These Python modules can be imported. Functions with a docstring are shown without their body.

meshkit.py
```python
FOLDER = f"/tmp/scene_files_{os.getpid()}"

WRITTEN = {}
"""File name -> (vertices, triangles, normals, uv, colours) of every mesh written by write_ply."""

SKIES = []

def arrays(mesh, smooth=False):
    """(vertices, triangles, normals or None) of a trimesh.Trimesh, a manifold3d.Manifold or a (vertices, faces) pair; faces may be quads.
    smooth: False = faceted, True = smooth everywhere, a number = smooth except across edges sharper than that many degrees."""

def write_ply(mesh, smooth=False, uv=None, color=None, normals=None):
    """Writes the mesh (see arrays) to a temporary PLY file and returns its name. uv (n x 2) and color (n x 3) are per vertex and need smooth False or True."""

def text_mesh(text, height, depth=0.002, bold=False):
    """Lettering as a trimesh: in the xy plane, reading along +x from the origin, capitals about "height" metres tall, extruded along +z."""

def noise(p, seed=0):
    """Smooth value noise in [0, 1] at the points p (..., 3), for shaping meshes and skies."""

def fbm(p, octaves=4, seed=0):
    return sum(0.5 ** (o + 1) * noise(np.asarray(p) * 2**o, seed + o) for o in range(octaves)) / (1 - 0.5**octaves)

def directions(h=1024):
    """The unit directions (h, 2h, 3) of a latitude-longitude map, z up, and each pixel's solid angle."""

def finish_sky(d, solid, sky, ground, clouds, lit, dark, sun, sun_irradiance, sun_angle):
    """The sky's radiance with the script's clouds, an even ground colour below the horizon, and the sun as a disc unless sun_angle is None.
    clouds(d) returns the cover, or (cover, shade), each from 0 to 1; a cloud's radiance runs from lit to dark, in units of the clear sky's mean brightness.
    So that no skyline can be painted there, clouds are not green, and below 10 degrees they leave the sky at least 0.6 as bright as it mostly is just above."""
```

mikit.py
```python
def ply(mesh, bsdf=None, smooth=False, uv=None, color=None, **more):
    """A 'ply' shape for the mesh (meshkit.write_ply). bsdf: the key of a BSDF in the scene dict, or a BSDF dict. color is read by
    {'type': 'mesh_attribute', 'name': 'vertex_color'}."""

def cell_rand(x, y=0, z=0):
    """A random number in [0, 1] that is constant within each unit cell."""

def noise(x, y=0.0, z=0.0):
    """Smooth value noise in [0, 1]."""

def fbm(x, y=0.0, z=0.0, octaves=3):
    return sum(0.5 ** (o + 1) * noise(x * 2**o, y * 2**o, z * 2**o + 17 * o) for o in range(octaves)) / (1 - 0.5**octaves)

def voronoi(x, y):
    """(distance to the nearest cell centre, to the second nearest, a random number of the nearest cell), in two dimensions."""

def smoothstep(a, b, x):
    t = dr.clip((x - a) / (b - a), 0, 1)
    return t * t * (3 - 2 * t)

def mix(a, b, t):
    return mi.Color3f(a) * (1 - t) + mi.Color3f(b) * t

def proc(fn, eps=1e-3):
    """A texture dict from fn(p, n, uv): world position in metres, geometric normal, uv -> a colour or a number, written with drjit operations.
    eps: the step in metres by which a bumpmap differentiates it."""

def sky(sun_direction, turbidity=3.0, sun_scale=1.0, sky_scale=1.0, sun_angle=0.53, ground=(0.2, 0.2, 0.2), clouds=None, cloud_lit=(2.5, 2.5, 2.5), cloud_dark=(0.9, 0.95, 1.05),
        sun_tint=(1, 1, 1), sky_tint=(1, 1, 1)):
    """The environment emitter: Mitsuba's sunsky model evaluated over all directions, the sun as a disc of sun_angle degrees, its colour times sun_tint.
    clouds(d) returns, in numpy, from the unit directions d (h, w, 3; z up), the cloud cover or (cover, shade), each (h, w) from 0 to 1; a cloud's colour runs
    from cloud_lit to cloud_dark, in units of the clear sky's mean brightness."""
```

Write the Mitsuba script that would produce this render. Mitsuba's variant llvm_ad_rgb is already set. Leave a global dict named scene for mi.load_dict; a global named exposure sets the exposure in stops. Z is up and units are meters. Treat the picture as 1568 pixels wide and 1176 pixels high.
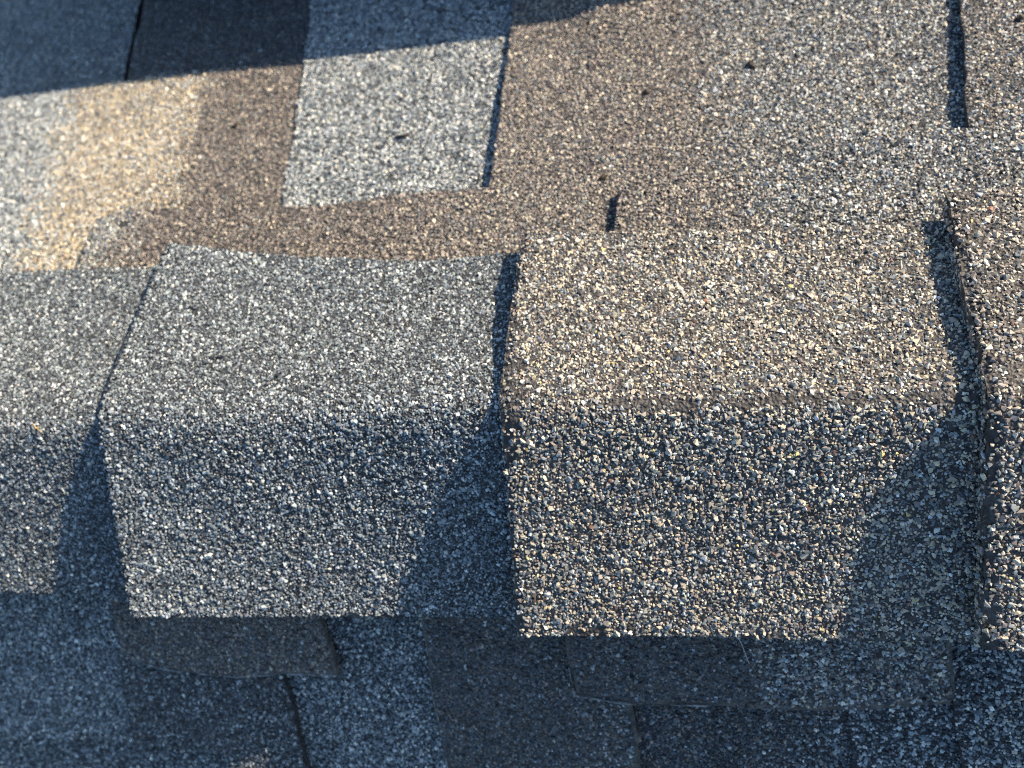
import math
import numpy as np, trimesh, mitsuba as mi, drjit as dr
from shapely.geometry import Polygon, Point, box
from shapely.ops import unary_union
from shapely import contains_xy
from scipy.spatial import ConvexHull, cKDTree
import mikit, meshkit

T = mi.ScalarTransform4f
S = 1.3                                     # the numbers below are in units of 1.3 m

# ------------------------------------------------------------------ camera, sky, exposure
CAM = np.array([0.0670367, -0.03642646, 0.22651458])
FWD = np.array([-0.26497879, 0.18203629, -0.94691554])
UP = np.array([0.03068771, 0.98311311, 0.18040751])
SUN = np.array([math.cos(math.radians(23)) * math.cos(math.radians(40)), math.cos(math.radians(23)) * math.sin(math.radians(40)), math.sin(math.radians(23))])
exposure = 3.06
scene, labels = {'type': 'scene'}, {}
scene['camera'] = {
    'type': 'thinlens', 'fov': math.degrees(2 * math.atan(784 / 1243.0)), 'fov_axis': 'x', 'near_clip': 0.01, 'far_clip': 500.0,
    'aperture_radius': 0.0013, 'focus_distance': 0.217 * S,
    'to_world': T().look_at(origin=(CAM * S).tolist(), target=((CAM + FWD) * S).tolist(), up=UP.tolist())}
scene['sky'] = mikit.sky(SUN.tolist(), turbidity=3, sky_scale=0.92, sky_tint=(0.96, 0.97, 1.0), sun_tint=(.89, .98, 1.18))

# ------------------------------------------------------------------ materials
PAL = dict(
    dark=(.035, .037, .042), slate=(.085, .097, .112), grey=(.185, .20, .212), light=(.40, .42, .425), white=(.66, .65, .60),
    tan=(.50, .41, .28), coolgrey=(.185, .213, .235), coollight=(.38, .415, .44), yellow=(.58, .47, .20), brown=(.225, .193, .175), dkbrown=(.105, .089, .081), red=(.20, .11, .08), beige=(.45, .40, .32))
PK = list(PAL)
PV = np.array([PAL[k] for k in PK])


def granule_colour():
    return {'type': 'mesh_attribute', 'name': 'vertex_color'}


scene['granule_stone'] = {'type': 'twosided', 'b': {'type': 'principled', 'base_color': granule_colour(), 'roughness': 0.5, 'specular': 0.45}}


def mat_tone(lo, hi):
    def fn(p, n, uv):
        a = mikit.fbm(p.x * 420, p.y * 420, p.z * 420, 3)
        return mikit.mix(lo, hi, mikit.smoothstep(.25, .8, a))
    return fn


def mat_bump(p, n, uv):
    d1, d2, w = mikit.voronoi(p.x * 620 + p.z * 500, p.y * 620)
    return mikit.fbm(p.x * 1500, p.y * 1500, p.z * 1500, 2) + 1.2 * dr.minimum(d1, 0.6)


def asphalt(name, lo, hi):
    scene[name] = {'type': 'twosided', 'b': {'type': 'bumpmap', 'arbitrary': mikit.proc(mat_bump, 2e-4), 'scale': 0.0006,
                   'b': {'type': 'principled', 'base_color': mikit.proc(mat_tone(lo, hi)), 'roughness': 0.65, 'specular': 0.4}}}


asphalt('asphalt_black', (.018, .019, .022), (.05, .052, .058))
asphalt('asphalt_cap', (.032, .030, .030), (.085, .078, .076))
asphalt('asphalt_worn', (.055, .05, .048), (.13, .118, .108))


def far_tone(p, n, uv):                     # uv: how pale and how warm the tab's stones are
    d1, d2, w = mikit.voronoi(p.x * 520, p.y * 520)
    base = mikit.mix((.92, 1.0, 1.08), (1.15, 1.0, .82), uv.y) * uv.x
    return mikit.mix(base * .45, base * 2.1, w * w)


def far_bump(p, n, uv):
    d1, d2, w = mikit.voronoi(p.x * 520, p.y * 520)
    return dr.minimum(d2 - d1, 0.5)


scene['far_granules'] = {'type': 'twosided', 'b': {'type': 'bumpmap', 'arbitrary': mikit.proc(far_bump, 3e-4), 'scale': 0.0009,
                         'b': {'type': 'principled', 'base_color': mikit.proc(far_tone), 'roughness': 0.6}}}
scene['caster_metal'] = {'type': 'twosided', 'b': {'type': 'principled', 'base_color': mikit.proc(mat_tone((.045, .038, .032), (.07, .06, .05))), 'roughness': 0.45, 'metallic': 0.3}}
scene['caster_glass'] = {'type': 'twosided', 'b': {'type': 'principled', 'base_color': {'type': 'rgb', 'value': [.025, .032, .036]}, 'roughness': 0.06, 'specular': 0.5}}


def lawn_tone(p, n, uv):
    return mikit.mix((.03, .05, .018), (.09, .10, .04), mikit.fbm(p.x * 2.3, p.y * 2.3, 0, 4))


scene['lawn'] = {'type': 'diffuse', 'reflectance': mikit.proc(lawn_tone)}


def plain(name, rgb, rough=.6):
    scene[name] = {'type': 'twosided', 'b': {'type': 'principled', 'base_color': {'type': 'rgb', 'value': list(rgb)}, 'roughness': rough}}


plain('dark_bit', (.02, .017, .014))  # near-black; also colours the curl that stands for a crescent shadow
plain('straw_gold', (.40, .29, .12))
plain('pale_fibre', (.55, .56, .58), .4)
plain('seed_brown', (.05, .038, .025), .45)


def put(key, mesh, bsdf, color=None, smooth=False, uv=None):
    v, f = (np.asarray(mesh.vertices), np.asarray(mesh.faces)) if isinstance(mesh, trimesh.Trimesh) else mesh
    if smooth and not isinstance(smooth, bool):
        mesh = trimesh.Trimesh(np.asarray(v) * S, f, process=False)
    else:
        mesh = (np.asarray(v, float) * S, np.asarray(f))
    scene[key] = mikit.ply(mesh, bsdf, smooth=smooth, color=color, uv=uv)


def numbered(stem):
    key, k = stem, 0
    while key in scene or any(q.startswith(key + '__') for q in scene):
        k += 1
        key = f'{stem}_{k:03d}'
    return key


# ------------------------------------------------------------------ mineral granules
rng = np.random.default_rng(20250204)


def stone_forms(points, least, count=24):
    out = []
    while len(out) < count:
        pts = rng.normal(size=(points, 3))
        pts /= np.linalg.norm(pts, axis=1, keepdims=True)
        pts *= rng.uniform(.85, 1.12, (points, 1))
        h = ConvexHull(pts)
        if len(h.simplices) != 2 * points - 4 or h.volume < least:
            continue
        f = h.simplices.copy()
        c = pts.mean(0)
        for i, t in enumerate(f):
            n = np.cross(pts[t[1]] - pts[t[0]], pts[t[2]] - pts[t[0]])
            if n @ (pts[t[0]] - c) < 0:
                f[i] = t[::-1]
        out.append((pts - c, f))
    return out


FINE_STONES = stone_forms(8, 1.25, 32)


def granules(P, N, col, size, seed, VARIANTS):
    """One mesh of stones sitting on the points P with the normals N, each of its own form, size, turn and mineral colour."""
    r = np.random.default_rng(seed)
    n = len(P)
    h = np.where(np.abs(N[:, [0]]) < .8, [[1., 0, 0]], [[0., 1, 0]])
    t1 = np.cross(N, np.cross(h, N)); t1 /= np.linalg.norm(t1, axis=1, keepdims=True)
    t2 = np.cross(N, t1)
    yaw, tilt = r.uniform(0, 2 * np.pi, n), r.normal(0, .38, n)
    cy, sy, ct, st = np.cos(yaw), np.sin(yaw), np.cos(tilt), np.sin(tilt)
    a = (t1 * cy[:, None] + t2 * sy[:, None])
    b0 = (-t1 * sy[:, None] + t2 * cy[:, None])
    b = b0 * ct[:, None] + N * st[:, None]
    cc = -b0 * st[:, None] + N * ct[:, None]
    rad = size * np.clip(np.exp(r.normal(0, .29, n)), .45, 1.9)
    sa, sb, sc = rad * r.uniform(.88, 1.18, n), rad * r.uniform(.76, 1.0, n), rad * r.uniform(.55, .85, n)
    P = P + N * (rad * r.uniform(-.12, .28, n))[:, None]
    which = r.integers(0, len(VARIANTS), n)
    V, F, C, o = [], [], [], 0
    for k, (pv, pf) in enumerate(VARIANTS):
        i = np.where(which == k)[0]
        if not len(i):
            continue
        q = (P[i, None] + a[i, None] * (sa[i, None] * pv[None, :, 0])[..., None] + b[i, None] * (sb[i, None] * pv[None, :, 1])[..., None]
             + cc[i, None] * (sc[i, None] * pv[None, :, 2])[..., None])
        V.append(q.reshape(-1, 3))
        F.append((pf[None] + (np.arange(len(i)) * len(pv))[:, None, None] + o).reshape(-1, 3))
        C.append(np.repeat(col[i], len(pv), 0))
        o += len(i) * len(pv)
    return (np.vstack(V), np.vstack(F)), np.clip(np.vstack(C), 0.01, .85)


def colours(weights, n, seed):
    """Draws each granule's mineral colour; weights: {name: number or array of n}."""
    r = np.random.default_rng(seed)
    w = np.zeros((n, len(PK)))
    for k, x in weights.items():
        w[:, PK.index(k)] = x
    w = np.maximum(w, 0); cum = np.cumsum(w, 1); cum /= cum[:, -1:]
    i = (r.uniform(size=(n, 1)) > cum).sum(1).clip(0, len(PK) - 1)
    c = PV[i] * np.exp(r.normal(0, .20, (n, 1))) * np.exp(r.normal(0, .018, (n, 3)))
    return c


def soft(a, b, x):
    t = np.clip((x - a) / (b - a), 0, 1)
    return t * t * (3 - 2 * t)


def blend(A, B, t):
    return {k: A.get(k, 0) * (1 - t) + B.get(k, 0) * t for k in set(A) | set(B)}


def n2(u, v, f, seed=0):
    return meshkit.noise(np.stack([u * f, v * f, np.full_like(u, seed * 7.31)], -1), seed)


def jitter_grid(x0, x1, y0, y1, sp, seed):
    """Points about sp apart, without rows: a turned triangular grid, strongly shaken and then pushed apart once."""
    r = np.random.default_rng(seed)
    cx, cy, R = (x0 + x1) / 2, (y0 + y1) / 2, math.hypot(x1 - x0, y1 - y0) / 2 + sp
    n, m = int(2 * R / sp) + 1, int(2 * R / (sp * .87)) + 1
    X, Y = np.meshgrid((np.arange(n) - n / 2) * sp, (np.arange(m) - m / 2) * sp * .87)
    X[1::2] += .5 * sp
    a = .37 + .21 * (seed % 5)
    c, s = math.cos(a), math.sin(a)
    P = np.stack([cx + c * X - s * Y, cy + s * X + c * Y], -1).reshape(-1, 2)
    P = P[(P[:, 0] > x0 - sp) & (P[:, 0] < x1 + sp) & (P[:, 1] > y0 - sp) & (P[:, 1] < y1 + sp)]
    P = P + r.uniform(-.75, .75, P.shape) * sp
    for _ in range(2):
        d, i = cKDTree(P).query(P, k=3)
        for k in (1, 2):
            gap = np.maximum(.82 * sp - d[:, k], 0)[:, None]
            P = P + (P - P[i[:, k]]) / np.maximum(d[:, [k]], 1e-9) * gap * .45
    k = (P[:, 0] > x0) & (P[:, 0] < x1) & (P[:, 1] > y0) & (P[:, 1] < y1)
    return P[k, 0], P[k, 1]


# mineral mixes
BLUEGREY = dict(dark=.02, slate=.16, coolgrey=.52, coollight=.26, white=.04)
BLUEGREY_DARK = dict(dark=.05, slate=.34, coolgrey=.43, coollight=.15, white=.03)
BUFF = dict(beige=.42, light=.08, grey=.21, brown=.21, dkbrown=.03, dark=.03, tan=.02, yellow=.004, red=.006, white=.03)
BROWN = dict(brown=.52, dkbrown=.24, grey=.07, beige=.11, dark=.06)
BROWN_DARK = dict(brown=.44, dkbrown=.36, grey=.08, beige=.07, dark=.05)
BROWN_WARM = dict(brown=.56, dkbrown=.11, beige=.20, grey=.10, light=.02, dark=.02)
TANMIX = dict(tan=.27, beige=.32, brown=.10, dkbrown=.03, light=.16, white=.07, grey=.04)
WHITEMIX = dict(coollight=.40, white=.17, coolgrey=.26, slate=.11, dark=.06)
GREYMIX = dict(light=.24, grey=.28, slate=.12, dark=.08, white=.05, beige=.14, brown=.10)
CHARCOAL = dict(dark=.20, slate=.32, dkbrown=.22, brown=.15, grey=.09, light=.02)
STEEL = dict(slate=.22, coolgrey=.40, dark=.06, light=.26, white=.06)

ROOF = 'shingle_roof'
labels[ROOF] = {'label': 'weathered asphalt shingle roof with thick ridge caps, sunlit far slope and shaded near slope', 'category': 'roof', 'kind': 'thing'}

# ------------------------------------------------------------------ the two slopes
SLOPE = {1: (math.radians(21.0), -.0165), -1: (math.radians(23.4), -.0186)}


def on_slope(side, u, v, off):
    a, z0 = SLOPE[side]
    u, v, off = np.broadcast_arrays(np.asarray(u, float), np.asarray(v, float), np.asarray(off, float))
    return np.stack([u, side * (v * math.cos(a) + off * math.sin(a)), z0 - v * math.sin(a) + off * math.cos(a)], -1)


def slope_normal(side):
    a, _ = SLOPE[side]
    return np.array([0, side * math.sin(a), math.cos(a)])


# ------------------------------------------------------------------ ridge caps
TAN_FAR = math.tan(math.radians(21.0))


def cap_base(y, r):
    e = np.sqrt(y * y + r * r) - r
    near = math.tan(math.radians(23.2)) * e - .35 * e * e
    return -np.where(y > 0, TAN_FAR * e, near)


class Cap:
    def __init__(s, x0, step, r, fold_lift, lift, near_lift, far, near, seed, butt=.0010):
        s.x0, s.step, s.r, s.fold_lift, s.lift, s.near_lift, s.seed, s.butt = x0, step, r, fold_lift, lift, near_lift, seed, butt
        s.x1 = x0 + step + .03
        s.far, s.near = np.array(far, float).T, np.array(near, float).T

    def yf(s, x): return np.interp(x, *s.far)
    def yn(s, x): return np.interp(x, *s.near)

    def top(s, x, y):
        d = (x - s.x0) / s.step
        wob = (n2(x, y, 28, s.seed) - .5) * .0011
        e = np.sqrt(y * y + 9e-6) - .003
        open_ = s.fold_lift + np.where(y > 0, (s.lift - s.fold_lift) * np.minimum(e / .035, 1), (s.near_lift - s.fold_lift) * e / .063)
        fold = (n2(x, x * 0, 22, s.seed + 6) - .5) * s.r * .9
        return cap_base(y - fold, s.r) - open_ * d + wob

    def normal(s, x, y):
        e = 6e-4
        zx = (s.top(x + e, y) - s.top(x - e, y)) / (2 * e)
        zy = (s.top(x, y + e) - s.top(x, y - e)) / (2 * e)
        n = np.stack([-zx, -zy, np.ones_like(zx)], -1)
        return n / np.linalg.norm(n, axis=-1, keepdims=True)

    def body(s):
        nx, ns = 44, 61
        d = np.linspace(0, 1, nx) ** 1.3
        t = np.linspace(-1, 1, ns); t = np.sign(t) * np.abs(t) ** 1.35
        D, Q = np.meshgrid(d, t, indexing='ij')
        X = s.x0 + D * (s.x1 - s.x0)
        Y = np.where(Q > 0, Q * s.yf(X), Q * s.yn(X))
        edge = np.exp(-(X - s.x0) / .003)
        rag = (n2(Y, X * 0, 260, s.seed + 3) - .5) * .0012 + (n2(Y, X * 0, 60, s.seed + 4) - .5) * .0016
        X = X + edge * rag
        rim = np.abs(Q) > .999
        Y = Y + rim * (n2(X, Y * 0, 300, s.seed + 5) - .5) * .0012
        N = s.normal(X, Y)
        top = np.stack([X, Y, s.top(X, Y) - .0006 * (edge > .6)], -1)
        th = .0032 + s.butt * np.exp(-(X - s.x0) / .02)
        bot = top - N * th[..., None] * [1, 1, 1]
        bot[..., 0] = np.maximum(bot[..., 0], s.x0 - .0005)
        V = np.vstack([top.reshape(-1, 3), bot.reshape(-1, 3)])
        idx = np.arange(nx * ns).reshape(nx, ns); o = nx * ns
        F = []
        a, b, c, e = idx[:-1, :-1], idx[1:, :-1], idx[1:, 1:], idx[:-1, 1:]
        q = np.stack([a, b, c, e], -1).reshape(-1, 4)
        F.append(q); F.append(q[:, ::-1] + o)
        for line in (idx[:, 0][::-1], idx[:, -1], idx[0], idx[-1][::-1]):
            F.append(np.stack([line[:-1], line[1:], line[1:] + o, line[:-1] + o], -1)[:, ::-1])
        F = np.vstack(F)
        F = np.vstack([F[:, [0, 1, 2]], F[:, [0, 2, 3]]])
        m = trimesh.Trimesh(V, F, process=False)
        m.fix_normals()
        return m

    def sheet(s, xa, xb):
        X, Q = np.meshgrid(np.linspace(xa, xb, 24), np.sign(np.linspace(-1, 1, 61)) * np.abs(np.linspace(-1, 1, 61)) ** 1.35, indexing='ij')
        Y = np.where(Q > 0, Q * (s.yf(X) - .0006), Q * (s.yn(X) - .0006))
        V = np.stack([X, Y, s.top(X, Y)], -1) + s.normal(X, Y) * .0006
        k = np.arange(X.size).reshape(X.shape)
        q = np.stack([k[:-1, :-1], k[1:, :-1], k[1:, 1:], k[:-1, 1:]], -1).reshape(-1, 4)
        return trimesh.Trimesh(V.reshape(-1, 3), np.vstack([q[:, [0, 1, 2]], q[:, [0, 2, 3]]]), process=False)

    def scatter(s, sp, bare):
        x, y = jitter_grid(max(s.x0 + .0004, -.245), min(s.x0 + s.step + .004, .178), -.075, .08, sp, s.seed)
        keep = (y < s.yf(x) - .0002) & (y > -s.yn(x) + .0002)
        x, y = x[keep], y[keep]
        r = np.random.default_rng(s.seed + 50)
        k = r.uniform(size=len(x)) > bare(x, y)
        x, y = x[k], y[k]
        P = np.stack([x, y, s.top(x, y)], -1)
        return P, s.normal(x, y), x, y


def edge_bare(cap, w, amp):
    def fn(x, y):
        d = x - cap.x0
        lim = w + amp * (n2(x, y, 170, 11) - .45) * 2
        return np.where(d < lim, .5, 0)
    return fn


def bare_cap1(x, y):
    return np.where((x - CAPS[1].x0 < .0012), .5, 0)


def bare_cap2(x, y):
    band = .0022 * soft(.012, .05, x) * (.35 + 1.3 * n2(x, y * .3, 75, 21))
    a = np.where(np.abs(y - .0006) < band * (n2(x, y, 420, 22) + .15), .78, 0)
    b = edge_bare(CAPS[2], .0013, .0012)(x, y)
    c = np.where((np.abs(y) < .016) & (x < .0052 + .002 * n2(x, y, 200, 23)), .6, 0)
    e = np.where((y < -.0635) & (n2(x, y, 110, 24) > .62), .75, 0)
    return np.maximum.reduce([a, b, c, e])


def bare_cap3(x, y):
    a = edge_bare(CAPS[3], .0028, .0026)(x, y)
    b = np.where((y > .045) & (x - CAPS[3].x0 < .010 * n2(x, y, 120, 31) + .002), .5, 0)
    e = np.where((np.abs(y) < .008) & (n2(x, y, 130, 32) > .55), .4, 0)
    return np.maximum.reduce([a, b, e])


CAPS = [
    Cap(-.285, .1422, .006, .0040, .0085, .0166, [(-.3, .066), (-.2268, .0655), (-.20, .0662), (-.152, .0645), (-.11, .063)], [(-.3, .062), (-.17, .0618), (-.147, .066), (-.11, .066)], 1),
    Cap(-.1428, .1428, .006, .0040, .0108, .0164, [(-.15, .0707), (-.1376, .0712), (-.11, .066), (-.086, .0624), (-.0385, .0575), (0, .059), (.04, .059)], [(-.15, .0683), (-.0913, .066), (-.043, .0640), (.04, .0635)], 2),
    Cap(0, .1285, .0035, .0055, .0068, .0114, [(0, .0632), (.0428, .0607), (.0926, .0580), (.127, .0575), (.17, .0575)], [(0, .0675), (.05, .0652), (.0955, .0648), (.128, .0638), (.17, .0638)], 3),
    Cap(.1285, .13, .0035, .0060, .0085, .011, [(.12, .0640), (.15, .0657), (.30, .065)], [(.12, .0632), (.139, .065), (.30, .065)], 4, .0022),
]
CAPSPEC = [
    ('blue-grey ridge cap at the left end of the row, slightly darker', BLUEGREY_DARK, .00094, .00056, lambda x, y: np.zeros_like(x), 'asphalt_black'),
    ('blue-grey ridge cap speckled white, between the leftmost cap and the buff cap', BLUEGREY, .00094, .00056, bare_cap1, 'asphalt_black'),
    ('buff ridge cap with a cracked bare line along its fold', BUFF, .00103, .00060, bare_cap2, 'asphalt_cap'),
    ('brown-grey ridge cap at the right end with a bare dark left edge', blend(BUFF, BROWN, .35), .00110, .00064, bare_cap3, 'asphalt_cap'),
]
for cap, (text, mix_, sp, size, bare, mat) in zip(CAPS, CAPSPEC):
    key = numbered(ROOF + '__ridge_cap')
    put(key, cap.body(), mat, smooth=35)
    labels[key] = {'label': text}
    P, N, x, y = cap.scatter(sp, bare)
    if cap is CAPS[2]:
        w = blend(BUFF, dict(BUFF, grey=.30, slate=.08), n2(x, y, 20, 9))
    elif cap is CAPS[1]:
        w = blend(BLUEGREY, BLUEGREY_DARK, .3 + .5 * n2(x, y, 14, 6))
    else:
        w = mix_
    col = colours(w, len(P), cap.seed + 70)
    # stray stones pressed into the cut edge
    r = np.random.default_rng(cap.seed + 90)
    m = 420
    q = r.uniform(-1, 1, m)
    ye = np.where(q > 0, q * cap.yf(cap.x0), q * cap.yn(cap.x0))
    xe = np.full(m, cap.x0)
    Pe = np.stack([xe - .0002, ye, cap.top(xe, ye) - r.uniform(.0008, .0068, m)], -1)
    Ne = np.tile([-1., 0, 0], (m, 1))
    P, N = np.vstack([P, Pe]), np.vstack([N, Ne])
    col = np.vstack([col, colours(mix_ if not isinstance(mix_, tuple) else BUFF, m, cap.seed + 91)])
    mesh, vc = granules(P, N, col, size, cap.seed + 100, FINE_STONES)
    for xa, xb in ((cap.x0 + .0006, -.2445), (.1775, cap.x0 + cap.step + .004)):
        if xb > xa + .005:
            m = cap.sheet(xa, xb)
            put(key + '__fine_granules', m, 'far_granules', smooth=True, uv=np.tile([.2, .75 if cap.x0 > 0 else .15], (len(m.vertices), 1)))
            labels[key + '__fine_granules'] = {'kind': 'stuff'}
    gk = key + '__granules'
    put(gk, mesh, 'granule_stone', color=vc)
    labels[gk] = {'kind': 'stuff'}

def tube(pts, radii, sides=7):
    pts = np.array(pts, float)
    V, F = [], []
    for i, p in enumerate(pts):
        d = pts[min(i + 1, len(pts) - 1)] - pts[max(i - 1, 0)]
        d /= np.linalg.norm(d)
        a = np.cross(d, [0.1, .2, 1.]); a /= np.linalg.norm(a); b = np.cross(d, a)
        for k in range(sides):
            t = 2 * math.pi * k / sides
            V.append(p + radii[i] * (a * math.cos(t) + b * math.sin(t)))
    n = len(pts)
    for i in range(n - 1):
        for k in range(sides):
            j = (k + 1) % sides
            A, B, C, D = i * sides + k, i * sides + j, (i + 1) * sides + j, (i + 1) * sides + k
            F += [(A, B, C), (A, C, D)]
    for k in range(1, sides - 1):
        F += [(0, k + 1, k), ((n - 1) * sides, (n - 1) * sides + k, (n - 1) * sides + k + 1)]
    m = trimesh.Trimesh(np.array(V), np.array(F), process=False)
    m.fix_normals()
    return m


# ------------------------------------------------------------------ field shingles: outline in metres along the ridge and down the slope
SH = []
# where the stones are modelled one by one; beyond it the tabs carry a finely granulated sheet
CLOSE = {1: Polygon([(-.40, .335), (-.288, .10), (-.25, 0), (.185, 0), (.20, .19), (.02, .245)]), -1: Polygon([(-.24, 0), (-.272, .17), (.168, .135), (.178, 0)])}


def shingle(side, off, pts, mix_, text=None, sp=.00098, size=.00059, warp=None, bare=0.0, mat='asphalt_black', thick=.0026):
    SH.append(dict(side=side, off=off / 1000., poly=Polygon(pts).buffer(0), mix=mix_, text=text, sp=sp, size=size, warp=warp, bare=bare, mat=mat, thick=thick))


# far slope, course next to the ridge
shingle(1, .3, [(-.206, .106), (-.1982, .1082), (-.1881, .109), (-.1448, .1047), (-.0946, .1003), (-.0878, .0718), (-.0826, .0493), (-.2039, .0560), (-.2027, .0819)],
        lambda u, v: blend(GREYMIX, BROWN_DARK, soft(-.196, -.165, u + .01 * n2(u, v, 90, 1))), 'dark brown shingle strip behind the left ridge caps', bare=.05)
shingle(1, -.3, [(-.1009, .0997), (-.0794, .1011), (-.0626, .1023), (-.0229, .1014), (.0042, .1002), (.0262, .099), (.0256, .0756), (.0272, .041), (-.0851, .0488), (-.0903, .0712)],
        lambda u, v: blend(BROWN, BROWN_WARM, soft(-.07, -.01, u)), 'brown shingle strip behind the ridge, left of the short dark slot')
shingle(1, 3.1, [(.0294, .0933), (.0636, .0928), (.0833, .0958), (.0911, .1022), (.0994, .1077), (.1236, .1063), (.1468, .1031), (.2029, .0993), (.2019, .0281), (.0293, .0387), (.0285, .0725)],
        lambda u, v: blend(BROWN_WARM, GREYMIX, soft(.06, .095, u + .012 * n2(u, v, 90, 2))), 'shingle strip fading from brown to speckled grey, right of the short dark slot', sp=.00102, size=.00061)
# far slope, second course
B2, B3 = -.2255, -.178


def mix_b1(u, v):
    k = .006 * (n2(u, v, 120, 3) - .5)
    a = blend(WHITEMIX, TANMIX, soft(-.018, .016, u + .268 + .25 * (v - .20) + k * 2))
    return blend(a, BROWN, soft(-.192, -.170, u + k * 2.2 + .15 * (v - .16)))


shingle(1, -6, [(-.5355, .2202), (-.3254, .2152), (-.2414, .2132), (-.1313, .2082), (-.1213, .1563), (-.1133, .1145), (-.0978, .0541), (-.4649, .0593)], mix_b1,
        'shingle blending from white through tan to brown at the left', sp=.00104, size=.00062)
shingle(1, -5.3, [(-.150, .300), (-.1319, .206), (-.1246, .1592), (-.1185, .1151), (-.1011, .0533), (-.0182, .0475), (-.018, .1045), (-.0202, .197), (-.0267, .300)], WHITEMIX,
        'pale white-grey shingle tab, the lightest on the sunlit slope', sp=.00104, size=.00062)
shingle(1, -1.0, [(-.0337, .300), (-.0256, .2017), (-.0237, .1514), (-.0223, .1026), (-.016, .0455), (.1767, .0335), (.1957, .2472)],
        lambda u, v: blend(BROWN_WARM, GREYMIX, soft(.048, .10, u + .02 * n2(u, v, 60, 4))), 'wide shingle tab fading from brown to speckled grey',
        warp=lambda u, v: .0030 * soft(-.002, .018, u) * soft(.15, .20, v) - .0012 * soft(.15, .19, v) - .0012 * soft(.095, .135, u))
shingle(1, 2, [(.159, .2448), (.1511, .1717), (.1477, .1354), (.144, .1044), (.1337, .0318), (.2366, .0274), (.2601, .2536)], lambda u, v: blend(BROWN_WARM, GREYMIX, .45),
        'shingle tab in the far right corner', bare=.04, sp=.00104, size=.00063)
# far slope, third course (in the shade of the added caster)
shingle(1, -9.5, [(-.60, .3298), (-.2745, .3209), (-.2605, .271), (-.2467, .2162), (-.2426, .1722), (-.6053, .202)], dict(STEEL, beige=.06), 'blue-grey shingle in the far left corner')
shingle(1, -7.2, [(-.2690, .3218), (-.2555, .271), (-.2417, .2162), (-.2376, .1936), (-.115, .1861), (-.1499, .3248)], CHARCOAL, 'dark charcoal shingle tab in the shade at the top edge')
shingle(1, -10, [(-.1703, .3218), (-.146, .19), (.36, .17), (.36, .3248)], STEEL, None)

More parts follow.
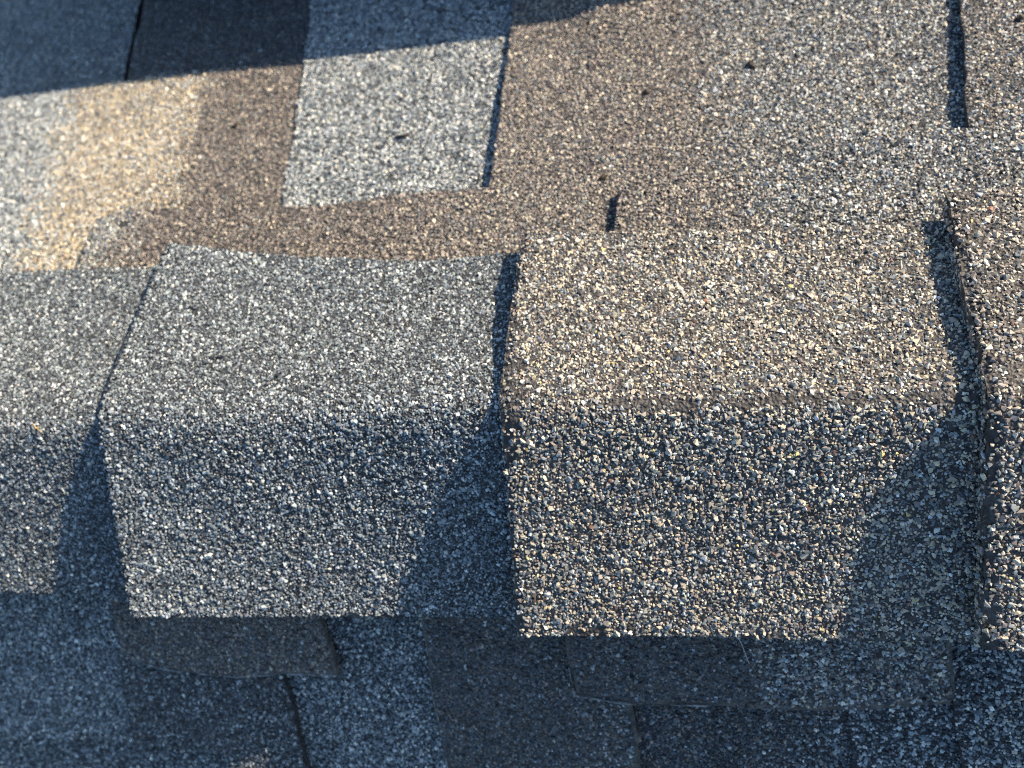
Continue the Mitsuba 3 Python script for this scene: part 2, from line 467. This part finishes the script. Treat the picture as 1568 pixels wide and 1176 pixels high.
# near slope, top course
shingle(-1, 0, [(-.1693, .050), (-.1704, .0849), (-.1707, .0932), (-.1665, .0963), (-.1508, .0988), (-.1193, .1001), (-.0981, .0967), (-.0861, .0969), (-.0761, .0967), (-.077, .0885), (-.0803, .0722), (-.0813, .050)],
        dict(BROWN_DARK, slate=.10, light=.02), 'dark brown shingle tab below the left blue-grey ridge cap', mat='asphalt_worn')
shingle(-1, 0, [(.0098, .0459), (.0101, .0782), (.0118, .0972), (.0319, .0991), (.0557, .0976), (.0822, .0972), (.1045, .0948), (.126, .091), (.1266, .0878), (.1249, .0702), (.1232, .0451)],
        lambda u, v: blend(CHARCOAL, blend(GREYMIX, BROWN, .3), soft(.072, .09, u + .012 * n2(u, v, 140, 8))), 'shingle tab below the buff ridge cap, half charcoal and half speckled grey', mat='asphalt_worn', sp=.00106, size=.00064)
shingle(-1, -3.5, [(-.407, .0479), (-.1471, .050), (-.167, .1049), (-.1735, .1363), (-.2026, .1365), (-.2414, .1418), (-.4459, .1638)], STEEL, 'blue-grey shingle at the lower left')
shingle(-1, -4, [(.1223, .0449), (.224, .043), (.2281, .1304), (.2281, .20), (.1340, .2011), (.1302, .1132), (.1284, .0945)], dict(STEEL, beige=.05, dark=.22), 'speckled blue-grey shingle at the lower right', sp=.00106, size=.00064)
# near slope, second course
shingle(-1, -8, [(-.4541, .1104), (-.1293, .0938), (-.1359, .250), (-.4828, .2577)], dict(STEEL, dark=.3), None)
shingle(-1, -2, [(-.1737, .0931), (-.1743, .1045), (-.1752, .1248), (-.1755, .1366), (-.1477, .1362), (-.1329, .1366), (-.1249, .1752), (-.0954, .1711), (-.0972, .136), (-.0986, .1152), (-.1008, .0992), (-.1007, .0886)],
        dict(slate=.30, grey=.24, dark=.22, light=.10, dkbrown=.12), 'grey shingle tab under the dark brown tab')
shingle(-1, -5.5, [(-.1286, .0473), (-.0372, .0469), (-.0378, .0767), (-.0375, .107), (-.0352, .132), (-.0335, .2055), (-.1432, .2108)], STEEL, 'steel blue-grey shingle right of the dark brown tab')
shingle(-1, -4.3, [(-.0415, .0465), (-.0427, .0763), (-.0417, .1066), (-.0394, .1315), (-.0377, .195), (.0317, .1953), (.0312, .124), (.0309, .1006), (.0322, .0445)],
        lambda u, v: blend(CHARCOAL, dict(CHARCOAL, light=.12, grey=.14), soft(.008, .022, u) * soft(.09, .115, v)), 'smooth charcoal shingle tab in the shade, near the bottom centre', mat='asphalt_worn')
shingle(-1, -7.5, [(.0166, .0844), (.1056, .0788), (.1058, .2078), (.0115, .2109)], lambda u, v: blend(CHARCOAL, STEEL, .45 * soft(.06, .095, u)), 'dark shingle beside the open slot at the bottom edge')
shingle(-1, -6.3, [(.0981, .0786), (.0983, .1031), (.0993, .1182), (.1002, .2075), (.1426, .2016), (.1406, .0759)], dict(STEEL, dark=.26), None, sp=.00106, size=.00064)


def displaced(side, poly, off, thick, warp, cell=.018):
    """A tab of the given outline: top and bottom triangulated cell by cell so that they follow the warp, and the cut edge all round."""
    V, F, o = [], [], 0

    def add(uvw, f):
        nonlocal o
        w = warp(uvw[:, 0], uvw[:, 1])
        V.append(on_slope(side, uvw[:, 0], uvw[:, 1], off - thick + uvw[:, 2] + w))
        F.append(np.asarray(f) + o)
        o += len(uvw)

    x0, y0, x1, y1 = poly.bounds
    for a in np.arange(math.floor(x0 / cell), math.ceil(x1 / cell)):
        for b in np.arange(math.floor(y0 / cell), math.ceil(y1 / cell)):
            part = poly.intersection(box(a * cell, b * cell, (a + 1) * cell, (b + 1) * cell))
            for q in getattr(part, 'geoms', [part]):
                if q.geom_type != 'Polygon' or q.area < 1e-9:
                    continue
                v, f = trimesh.creation.triangulate_polygon(q, engine='earcut')
                up = np.cross(v[f[:, 1]] - v[f[:, 0]], v[f[:, 2]] - v[f[:, 0]]) > 0
                f = np.where(up[:, None] == (side < 0), f, f[:, ::-1])
                add(np.c_[v, np.full(len(v), thick)], f)
                add(np.c_[v, np.zeros(len(v))], f[:, ::-1])
    for ring in [poly.exterior, *poly.interiors]:
        r = np.array(ring.segmentize(cell).coords)
        n = len(r)
        k = np.arange(n - 1)
        f = np.vstack([np.c_[k, k + 1, k + 1 + n], np.c_[k, k + 1 + n, k + n]])
        add(np.vstack([np.c_[r, np.zeros(n)], np.c_[r, np.full(n, thick)]]), f)
    return trimesh.Trimesh(np.vstack(V), np.vstack(F), process=False)


def ragged(poly, seed):
    """The cut edge of a tab: the outline resampled with a slightly worn, wavering line."""
    line = poly.exterior
    n = int(line.length / .0016)
    t = np.linspace(0, line.length, n, endpoint=False)
    p = np.array([line.interpolate(a).coords[0] for a in t])
    c = np.array(poly.centroid.coords[0])
    q = p + (np.stack([n2(p[:, 0], p[:, 1], 260, seed), n2(p[:, 0], p[:, 1], 260, seed + 40)], -1) - .5) * .0011
    q += (np.stack([n2(p[:, 0], p[:, 1], 60, seed + 9), n2(p[:, 0], p[:, 1], 60, seed + 49)], -1) - .5) * .0019
    return Polygon(q).buffer(0)


for side in (1, -1):
    pieces = [s for s in SH if s['side'] == side]
    for i, s in enumerate(pieces):
        i0 = i + (0 if side > 0 else 100)
        s['cut'] = ragged(s['poly'], i0)
        if s['cut'].geom_type != 'Polygon':
            s['cut'] = max(s['cut'].geoms, key=lambda g: g.area)
    for i, s in enumerate(pieces):
        seed = 300 + i + (0 if side > 0 else 50)
        user = s['warp']

        def warp(u, v, seed=seed, user=user):
            w = (n2(u, v, 22, seed) - .5) * .0012
            return w + (user(u, v) if user else 0)

        key = s['key'] = numbered(ROOF + '__shingle')
        put(key, displaced(side, s['cut'], s['off'], s['thick'], warp), s['mat'])
        if s['text']:
            labels[key] = {'label': s['text']}
        over = [q['cut'].buffer(-.003) for q in pieces if q['off'] > s['off'] + 1e-5]
        seen = s['cut'].intersection(CLOSE[side]).difference(unary_union(over + [box(-2, -.1, 2, .050 if side > 0 else .056)]))
        x0, y0, x1, y1 = seen.bounds
        u, v = jitter_grid(x0, x1, y0, y1, s['sp'], seed + 7)
        k = contains_xy(seen.intersection(s['cut'].buffer(-.0003)), u, v)
        u, v = u[k], v[k]
        if s['bare']:
            k = ~((n2(u, v, 160, seed + 5) > .74) & (np.random.default_rng(seed).uniform(size=len(u)) < .8))
            u, v = u[k], v[k]
        if s['mat'] == 'asphalt_worn':                     # tabs whose rubbed edges have lost their stones
            d = ~contains_xy(s['cut'].buffer(-.0012), u, v)
            k = ~(d & (np.random.default_rng(seed + 1).uniform(size=len(u)) < .75))
            u, v = u[k], v[k]
        P = on_slope(side, u, v, s['off'] + warp(u, v))
        N = np.tile(slope_normal(side), (len(P), 1))
        w = s['mix'](u, v) if callable(s['mix']) else s['mix']
        col = colours(w, len(P), seed + 11)
        mesh, vc = granules(P, N, col, s['size'], seed + 13, FINE_STONES)
        put(key + '__granules', mesh, 'granule_stone', color=vc)
        labels[key + '__granules'] = {'kind': 'stuff'}
        rest = s['cut'].buffer(-.0003).difference(CLOSE[side])
        rest = [q for q in getattr(rest, 'geoms', [rest]) if q.area > 1e-5]
        if rest:
            m = trimesh.util.concatenate([displaced(side, q.simplify(.0008), s['off'] + .0006, .0010, warp, .03) for q in rest])
            c = col.mean(0)
            pale, warm = float(c.mean()), float(np.clip((c[0] / c[2] - .85) / .6, 0, 1))
            put(key + '__fine_granules', m, 'far_granules', uv=np.tile([pale, warm], (len(m.vertices), 1)))
            labels[key + '__fine_granules'] = {'kind': 'stuff'}

# ------------------------------------------------------------------ pale rubbed cut edges of some tabs
scene['rubbed_edge'] = {'type': 'twosided', 'b': {'type': 'principled', 'base_color': mikit.proc(mat_tone((.10, .105, .11), (.34, .345, .35))), 'roughness': 0.8}}


def rubbed(key, side, off, line, w, seed):
    line = np.array(line, float)
    d = np.r_[0, np.cumsum(np.linalg.norm(np.diff(line, axis=0), axis=1))]
    t = np.arange(0, d[-1], .0012)
    u, v = np.interp(t, d, line[:, 0]), np.interp(t, d, line[:, 1])
    u, v = u + (n2(u, v, 60, seed) - .5) * .0014, v + (n2(u, v, 60, seed + 1) - .5) * .0014
    r = w * np.clip(2.6 * n2(u, v, 150, seed + 2) - .75, .08, 1.15)
    V = on_slope(side, u, v, off + .0002)
    rk = numbered(key + '__cut_edge')
    put(rk, tube(V, r, 6), 'rubbed_edge', smooth=60)
    labels[rk] = {'label': 'pale rubbed cut edge of the tab'}


for sp_ in SH:
    t = sp_['text'] or ''
    if t.startswith('dark brown shingle tab below'):
        rubbed(sp_['key'], -1, sp_['off'] - .0002, [(-.1705, .0905), (-.1665, .0963), (-.1508, .0988), (-.1193, .1001), (-.0981, .0967), (-.0861, .0969), (-.0761, .0967)], .0004, 1)
    if t.startswith('shingle tab below the buff'):
        rubbed(sp_['key'], -1, sp_['off'], [(.0106, .0870), (.0118, .0972), (.0319, .0991), (.0557, .0976)], .0004, 4)
    if t.startswith('smooth charcoal'):
        rubbed(sp_['key'], -1, sp_['off'], [(-.0425, .072), (-.0417, .1066), (-.0394, .1315), (-.0377, .17)], .0003, 7)

# ------------------------------------------------------------------ the roof beyond the frame
rs = np.random.default_rng(5)
for side in (1, -1):
    V, F, UVs = [], [], []
    tones = [(.12, .9), (.10, .3), (.2, .5), (.08, .6), (.16, .1)]

    def slab(u0, u1, v0, v1, o0, o1, th=.004):
        c = [(u0, v0, o0), (u1, v0, o0), (u1, v1, o1), (u0, v1, o1)]
        top = [on_slope(side, a, b, o) for a, b, o in c]
        bot = [on_slope(side, a, b, o - th) for a, b, o in c]
        k = len(V)
        V.extend(top + bot)
        q = [(0, 1, 2, 3), (7, 6, 5, 4), (0, 4, 5, 1), (1, 5, 6, 2), (2, 6, 7, 3), (3, 7, 4, 0)]
        F.extend([[k + j for j in (a if side < 0 else a[::-1])] for a in q])
        UVs.extend([tones[rs.integers(len(tones))]] * 8)

    slab(-2.4, 2.4, .0, 2.6, -.0165, -.0165, .012)
    start = .318 if side > 0 else .245
    for c in range(22):
        v0 = .105 * (c + 1) - (.0 if c else .0)
        u = -2.4 + rs.uniform(0, .1)
        while u < 2.35:
            w = rs.uniform(.07, .22)
            u1 = min(u + w - .002, 2.4)
            inside = v0 < start and u1 > (-.60 if side > 0 else -.45) and u < (.36 if side > 0 else .235)
            if inside:
                if v0 + .0 < start - .02:
                    u += w; continue
            o = rs.choice([-.0115, -.0090]) if not inside else -.0125
            slab(u, u1, max(v0 - .125, .03), v0, -.0155, o)
            u += w
    key = ROOF + ('__far_courses' if side > 0 else '__near_courses')
    put(key, (np.array(V), np.array(F)), 'far_granules', uv=np.array(UVs))
    labels[key] = {'kind': 'stuff'}
outer = []
for k in range(1, 5):
    outer.append(Cap(.2585 + .13 * (k - 1), .13, .004, .006, .0085, .011, [(-9, .064), (9, .064)], [(-9, .065), (9, .065)], 20 + k))
    outer.append(Cap(-.285 - .14 * k, .14, .004, .006, .0085, .011, [(-9, .064), (9, .064)], [(-9, .065), (9, .065)], 40 + k))
for c in outer:
    key = numbered(ROOF + '__ridge_cap')
    m = c.body()
    put(key, m, 'far_granules', smooth=True, uv=np.tile([.16, .3 + .4 * (c.x0 > 0)], (len(m.vertices), 1)))

# ------------------------------------------------------------------ unseen framed box, a guess added to cast the far corner's shade
EDGE = .20                                  # metres along the sun's rays from the shade's edge up to the curb
pl, pr = np.array([-.42, .2020, -.1000]), np.array([.10, .1775, -.0915])
cl, cr = pl + SUN * EDGE, pr + SUN * EDGE
ex = (cr - cl) / np.linalg.norm(cr - cl)
nz = slope_normal(1)
ey = np.cross(nz, ex); ey /= np.linalg.norm(ey)
ez = np.cross(ex, ey)
foot = float((cl - on_slope(1, 0, 0, 0)) @ nz) + .012
Wd, Ln = float(np.linalg.norm(cr - cl)), .55


def boxed(a0, a1, b0, b1, c0, c1):
    m = trimesh.creation.box((a1 - a0, b1 - b0, c1 - c0))
    m.apply_translation(((a0 + a1) / 2, (b0 + b1) / 2, (c0 + c1) / 2))
    v = m.vertices
    m.vertices = cl + v[:, [0]] * ex + v[:, [1]] * ey + v[:, [2]] * ez
    return m


SK = 'added_shade_caster'
labels[SK] = {'label': 'unseen bronze framed box added on the far roof slope to cast shade', 'category': 'added_shade_caster'}
put(SK + '__curb', trimesh.util.concatenate([boxed(.012, Wd - .012, .012, .04, -foot, -.03), boxed(.012, Wd - .012, Ln - .04, Ln - .012, -foot, -.03),
    boxed(.012, .04, .042, Ln - .042, -foot, -.03), boxed(Wd - .04, Wd - .012, .042, Ln - .042, -foot, -.03)]), 'caster_metal')
put(SK + '__frame', trimesh.util.concatenate([boxed(0, Wd, 0, .05, -.028, 0), boxed(0, Wd, Ln - .05, Ln, -.028, 0), boxed(0, .05, .051, Ln - .051, -.028, 0), boxed(Wd - .05, Wd, .051, Ln - .051, -.028, 0)]), 'caster_metal')
put(SK + '__pane', boxed(.045, Wd - .045, .045, Ln - .045, -.016, -.012), 'caster_glass')

# ------------------------------------------------------------------ bits lying on the shingles
def lump(r, flat, seed):
    m = trimesh.creation.icosphere(subdivisions=2, radius=1)
    v = np.array(m.vertices)
    v *= (1 + .5 * (meshkit.noise(v * 1.9, seed) - .5))[:, None]
    m.vertices = v * np.array(flat) * r
    return m


def lay(m, side, u, v, off, turn=0.0):
    a, _ = SLOPE[side]
    p = np.array(m.vertices)
    c, s = math.cos(turn), math.sin(turn)
    p[:, :2] = p[:, :2] @ np.array([[c, s], [-s, c]])
    X, Y, Z = np.array([1., 0, 0]), np.array([0, math.cos(a), -side * math.sin(a)]), slope_normal(side)
    m.vertices = on_slope(side, u, v, off) + p[:, [0]] * X + p[:, [1]] * Y + p[:, [2]] * Z
    return m


def bit(stem, mesh, mat, text, cat, smooth=40):
    key = numbered(stem)
    put(key, mesh, mat, smooth=smooth)
    labels[key] = {'label': text, 'category': cat}


arc = [(.0042 * math.cos(t), .0042 * math.sin(t) + .0028, .0007 + .0006 * math.sin(3 * t)) for t in np.linspace(math.radians(215), math.radians(325), 12)]  # dark curl modelled in place of a blister's crescent shadow
bit('leaf_curl', lay(tube(arc, [.0002] + [.0007] * 10 + [.0002]), 1, -.0675, .1425, -.0054), 'dark_bit', 'small black curl standing for a crescent shadow on the pale white-grey shingle tab', 'modelled shadow')
bit('seed_husk', lay(lump(.0016, (1.2, .8, .7), 3), 1, -.157, .1643, -.0056, .4), 'seed_brown', 'dark round seed husk on the brown part of the left shingle', 'seed')
bit('seed_husk', lay(lump(.0014, (.6, 1.8, .6), 4), 1, -.1388, .0812, .0010, -.35), 'seed_brown', 'long brown seed husk just above the leftmost ridge cap', 'seed')
bit('dirt_crumb', lay(lump(.0018, (1, .9, .75), 5), 1, .037, .1451, -.0006), 'dark_bit', 'round black lump on the wide brown shingle tab', 'dark lump')  # small near-black lumps set on the shingles
bit('dirt_crumb', lay(lump(.0018, (.7, 1.3, .75), 6), 1, .0767, .1534, -.0006, .5), 'dark_bit', 'oblong black lump high on the speckled grey shingle', 'dark lump')
bit('seed_husk', lay(lump(.0015, (1.25, .7, .75), 7), 1, .0225, .1010, -.0002, .7), 'seed_brown', 'oval dark seed husk beside the short dark slot', 'seed')
bit('dirt_crumb', lay(lump(.0014, (1.1, .8, .8), 8), 1, .1683, .1560, .0024, .3), 'dark_bit', 'black lump at the far right corner of the roof view', 'dark lump')
zc = lambda x, y: CAPS[0].top(np.array([x]), np.array([y]))[0] + .0011
stalk = tube([(-.1722, -.0012, zc(-.1722, -.0012)), (-.1702, -.0026, zc(-.1702, -.0026) + .0004), (-.1679, -.0046, zc(-.1679, -.0046))], [.00012, .0002, .0001])
stalk2 = tube([(-.1720, -.0041, zc(-.1720, -.0041)), (-.1700, -.0030, zc(-.17, -.003) + .0009), (-.1690, -.0024, zc(-.169, -.0024))], [.00012, .0002, .0001])
bit('straw_bit', trimesh.util.concatenate([stalk, stalk2]), 'straw_gold', 'tiny golden straw bit on the fold of the leftmost ridge cap', 'straw')
f0 = [on_slope(-1, a, b, o) for a, b, o in [(.0658, .0700, .006), (.0666, .0730, .004), (.0676, .0775, .0022), (.0686, .0812, .0012)]]
bit('hair_fibre', tube(f0, [.00009] * 4, 5), 'pale_fibre', 'fine pale fibre hanging below the edge of the buff ridge cap', 'fibre')

r = np.random.default_rng(77)
q = r.uniform(size=(150, 2))
u, v = .070 + .054 * q[:, 0], .069 + .024 * q[:, 1] ** 1.6
u2, v2 = r.uniform(-.16, .12, 90), .070 + .003 * r.uniform(size=90)
P = on_slope(-1, np.r_[u, u2], np.r_[v, v2], .0011)
mesh, vc = granules(P, np.tile(slope_normal(-1), (len(P), 1)), colours(dict(light=.4, beige=.3, grey=.3), len(P), 78), .0006, 79, FINE_STONES)
put('loose_granules', mesh, 'granule_stone', color=vc)
labels['loose_granules'] = {'label': 'loose pale granules shed below the ridge caps', 'kind': 'stuff', 'category': 'grit'}

# ------------------------------------------------------------------ the ground far below the roof
g = 300.0
put('ground', (np.array([(-g, -g, -4.2), (g, -g, -4.2), (g, g, -4.2), (-g, g, -4.2)]), np.array([(0, 1, 2, 3)])), 'lawn')
labels['ground'] = {'label': 'green lawn far below the roof', 'kind': 'structure'}
